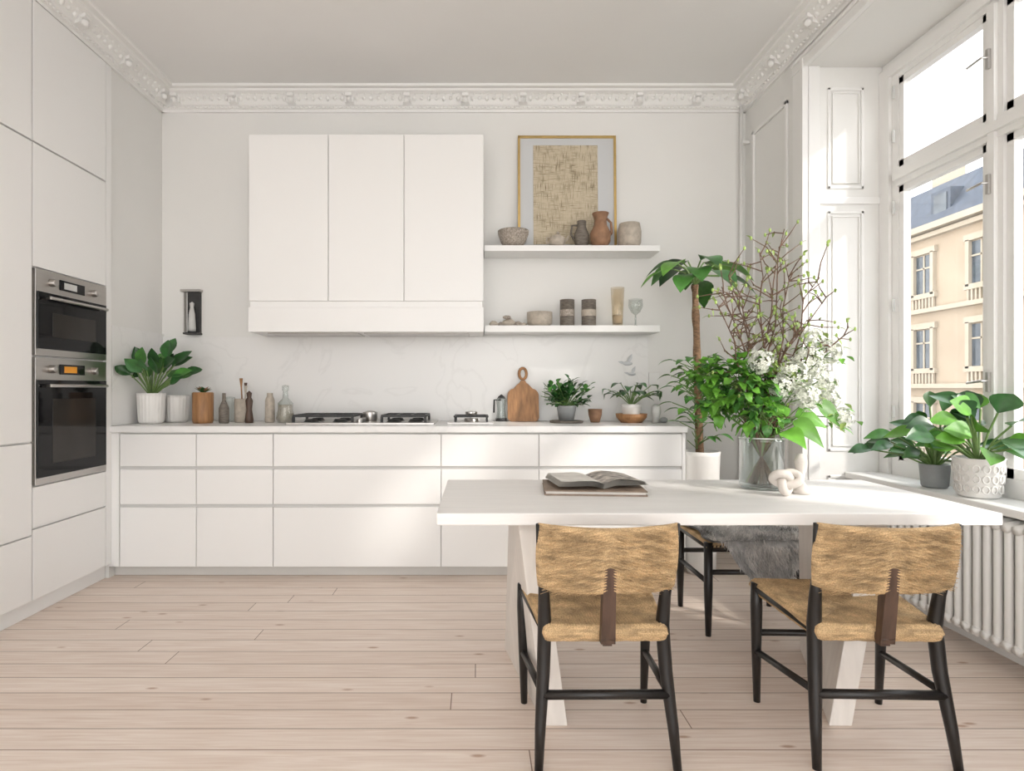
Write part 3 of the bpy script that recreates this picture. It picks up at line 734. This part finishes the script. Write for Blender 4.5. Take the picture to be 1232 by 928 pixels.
k.lathe([(.001,0),(.035,0),(.03,.02),(.012,.05),(.02,.10),(.026,.13),(.015,.155),(.001,.16)],(1.30,2.36,.743),'sculpt',20)
k.build('knot_sculpture')

# ---------------------------------------------------------------- tall plant
pl=MB(); c0=V((1.415,3.72,0)); ck=(1.0,XR-.03,0,4.1,0)
pl.lathe([(.001,0),(.085,0),(.09,.02),(.115,.74),(.118,.77),(.105,.77),(.10,.72),(.001,.72)],c0,'potw',36)
pl.lathe([(.001,.735),(.103,.735)],c0,'soil')
tr_=[V((1.41,3.72,.72)),V((1.40,3.72,1.0)),V((1.39,3.71,1.3)),V((1.38,3.70,1.55)),V((1.37,3.70,1.82))]
pl.tube(tr_,[.026,.022,.022,.020,.018],'bark',10)
for k_ in(0,3.1):
    pp=[]
    for i in range(40):
        t_=i/39; b0=V((1.41-.04*t_,3.72-.02*t_,.72+1.10*t_)); a=k_+t_*15; pp.append(b0+V((math.cos(a)*.014,math.sin(a)*.014,0)))
    pl.tube(pp,.010,'bark',6,False)
top=tr_[-1]
for i in range(17):
    a=i*2.4+R.uniform(-.2,.2); e=R.uniform(.0,1.1); d=V((math.cos(a)*math.cos(e),math.sin(a)*math.cos(e),math.sin(e)))
    tip=top+V((d.x*.15,d.y*.11,.04+d.z*.13))
    pl.tube([top,top.lerp(tip,.5)+V((0,0,.03)),tip],.005,'stem',5,False)
    pl.leaf(tip,V((d.x,d.y,d.z*.25)),R.uniform(.19,.25),R.uniform(.12,.155),'leafb' if i%4==0 else ('leafd' if i%4==2 else 'leaf'),droop=.65,n=8,sh=1.1,fold=.2,clip=ck)
for i in range(85):
    z=R.uniform(.82,1.38); a=R.uniform(0,6.28); b0=V((1.39,3.71,z-.05)); l=R.uniform(.05,.16)
    tip=b0+V((math.cos(a)*l,math.sin(a)*l,.06))
    pl.tube([b0,tip],.003,'stem',4,False)
    pl.leaf(tip,(math.cos(a),math.sin(a),.2),R.uniform(.07,.11),R.uniform(.05,.075),R.choice(['leaf','leafb','leaf']),droop=.5,clip=(1.15,XR-.03,0,4.1,.96 if math.cos(a)<0 else 0))
pl.build('potted_tree')

# ---------------------------------------------------------------- sill plants
zs=.681
def sillplant(name,c0,prof,k,n,seed,LL,WW,ks,rise,deco=False):
    pl=MB(); c0=V(c0); pl.lathe(prof,c0,k,36,rib=.03 if deco else 0,ribn=16)
    h=prof[3][1]
    pl.lathe([(.001,h-.02),(prof[3][0]*.9,h-.02)],c0,'soil')
    if deco:
        for q in range(16):
            a=q*6.283/16
            for z in(.04,.085,.13):
                cc=c0+V((math.cos(a)*(.081+z*.08),math.sin(a)*(.081+z*.08),z)); tt=V((-math.sin(a),math.cos(a),0))
                pl.tube([cc+tt*.013*math.cos(i*.785)+V((0,0,.017*math.sin(i*.785))) for i in range(8)],.0035,'potw',5,closed=True)
    R.seed(seed)
    for i in range(n):
        a=R.uniform(0,6.283); e=R.uniform(.35,1.4); L=R.uniform(.10,rise)
        d=V((math.cos(a)*math.cos(e)-.15,math.sin(a)*math.cos(e),math.sin(e))).normalized(); b_=c0+V((0,0,h-.02)); tip=b_+d*L; tip.x=min(tip.x,2.27)
        pl.tube([b_,b_.lerp(tip,.5)+V((0,0,.02)),tip],.0045,'stem',5,False)
        dx=V((d.x+R.uniform(-.5,.2),d.y+R.uniform(-.3,.3),d.z*R.uniform(0,1.0)))
        pl.leaf(tip,dx,LL*R.uniform(.75,1.1),WW*R.uniform(.8,1.1),R.choice(ks),droop=.35,n=8,fold=.25,sh=1.0,clip=(1.5,2.325,0,3.38,.69),up=(-.2,-.7,.7))
    pl.build(name)
sillplant('potted_rubber_plant',(2.245,2.63,zs),[(.001,0),(.070,0),(.078,.01),(.092,.17),(.096,.175),(.085,.175),(.08,.15),(.001,.15)],'potw',26,5,.17,.105,['leaf','leafd','leafb','leaf'],.28,True)
sillplant('potted_houseplant',(2.245,2.88,zs),[(.001,0),(.05,0),(.056,.01),(.064,.11),(.066,.115),(.058,.115),(.055,.1),(.001,.1)],'potg',34,9,.14,.075,['leafd','leafd','leaf'],.31)

# ---------------------------------------------------------------- street outside
h=MB(); FX=22.8
h.box(FX,FX+8,4,60,-9,9.3,'facade')
for y in range(0,17):
    yc=6.0+y*3.42-.05
    for z0,z1 in((6.0,7.95),(2.2,4.15),(-1.6,.4)):
        h.box(FX-.02,FX+.02,yc-.55,yc+.55,z0,z1,'fwin')
        for a,b_,c_,d_ in((yc-.75,yc-.55,z0-.1,z1+.1),(yc+.55,yc+.75,z0-.1,z1+.1),(yc-.85,yc+.85,z1+.05,z1+.35),(yc-.85,yc+.85,z0-.25,z0)):
            h.box(FX-.18,FX,a,b_,c_,d_,'facadet')
        h.box(FX-.06,FX,yc-.04,yc+.04,z0,z1,'facadet'); h.box(FX-.06,FX,yc-.55,yc+.55,z0+1.25,z0+1.33,'facadet')
        for q in range(7): h.box(FX-.14,FX-.04,yc-.72+q*.22,yc-.62+q*.22,z0-.85,z0-.25,'facadet')
for z in(8.75,5.0,1.2,-2.6): h.box(FX-.30,FX,4,60,z,z+.22,'facadet')
h.box(FX-.55,FX,4,60,9.05,9.35,'facadet')
h.hexa([(FX-.3,4,9.35),(FX+8,4,9.35),(FX+8,60,9.35),(FX-.3,60,9.35),(FX+1.3,4,11.8),(FX+7,4,11.8),(FX+7,60,11.8),(FX+1.3,60,11.8)],'slate')
for y in(15,22,29,36,43):
    h.box(FX+.1,FX+2,y-.6,y+.6,9.5,11.0,'slate'); h.box(FX+.06,FX+.12,y-.4,y+.4,9.7,10.8,'fwin'); h.box(FX+2,FX+3,y+2,y+3,11.5,13.0,'facadet')
h.build('street_building')
one('street_ground',[(2.7,60,-30,90,-9.2,-9.0)],'street')

# ---------------------------------------------------------------- light
wd=bpy.data.worlds.new('world'); sc.world=wd; wd.use_nodes=True; nt=wd.node_tree
bg=nt.nodes['Background']; bg.inputs['Strength'].default_value=3.8
tc=nt.nodes.new('ShaderNodeTexCoord'); sx=nt.nodes.new('ShaderNodeSeparateXYZ'); cr=nt.nodes.new('ShaderNodeValToRGB')
nt.links.new(tc.outputs['Generated'],sx.inputs[0]); nt.links.new(sx.outputs['Z'],cr.inputs[0]); nt.links.new(cr.outputs[0],bg.inputs['Color'])
cr.color_ramp.elements[0].color=(1,.99,.975,1); cr.color_ramp.elements[1].color=(.88,.93,1,1)
sl=bpy.data.lights.new('sun','SUN'); sl.energy=3.2; sl.angle=math.radians(4); sl.color=(1,.95,.88)
so=bpy.data.objects.new('sun',sl); sc.collection.objects.link(so); so.location=(8,-3,8)
so.rotation_euler=V((-1,.75,-.8)).to_track_quat('-Z','Y').to_euler()

cd=bpy.data.cameras.new('camera'); cam=bpy.data.objects.new('camera',cd); sc.collection.objects.link(cam)
cam.location=(0,0,1.164); cam.rotation_euler=(math.pi/2,0,0)
cd.sensor_width=36; cd.lens=705/1232*36; cd.shift_x=.0333; cd.shift_y=.0032; cd.clip_start=.05; cd.clip_end=300
sc.camera=cam
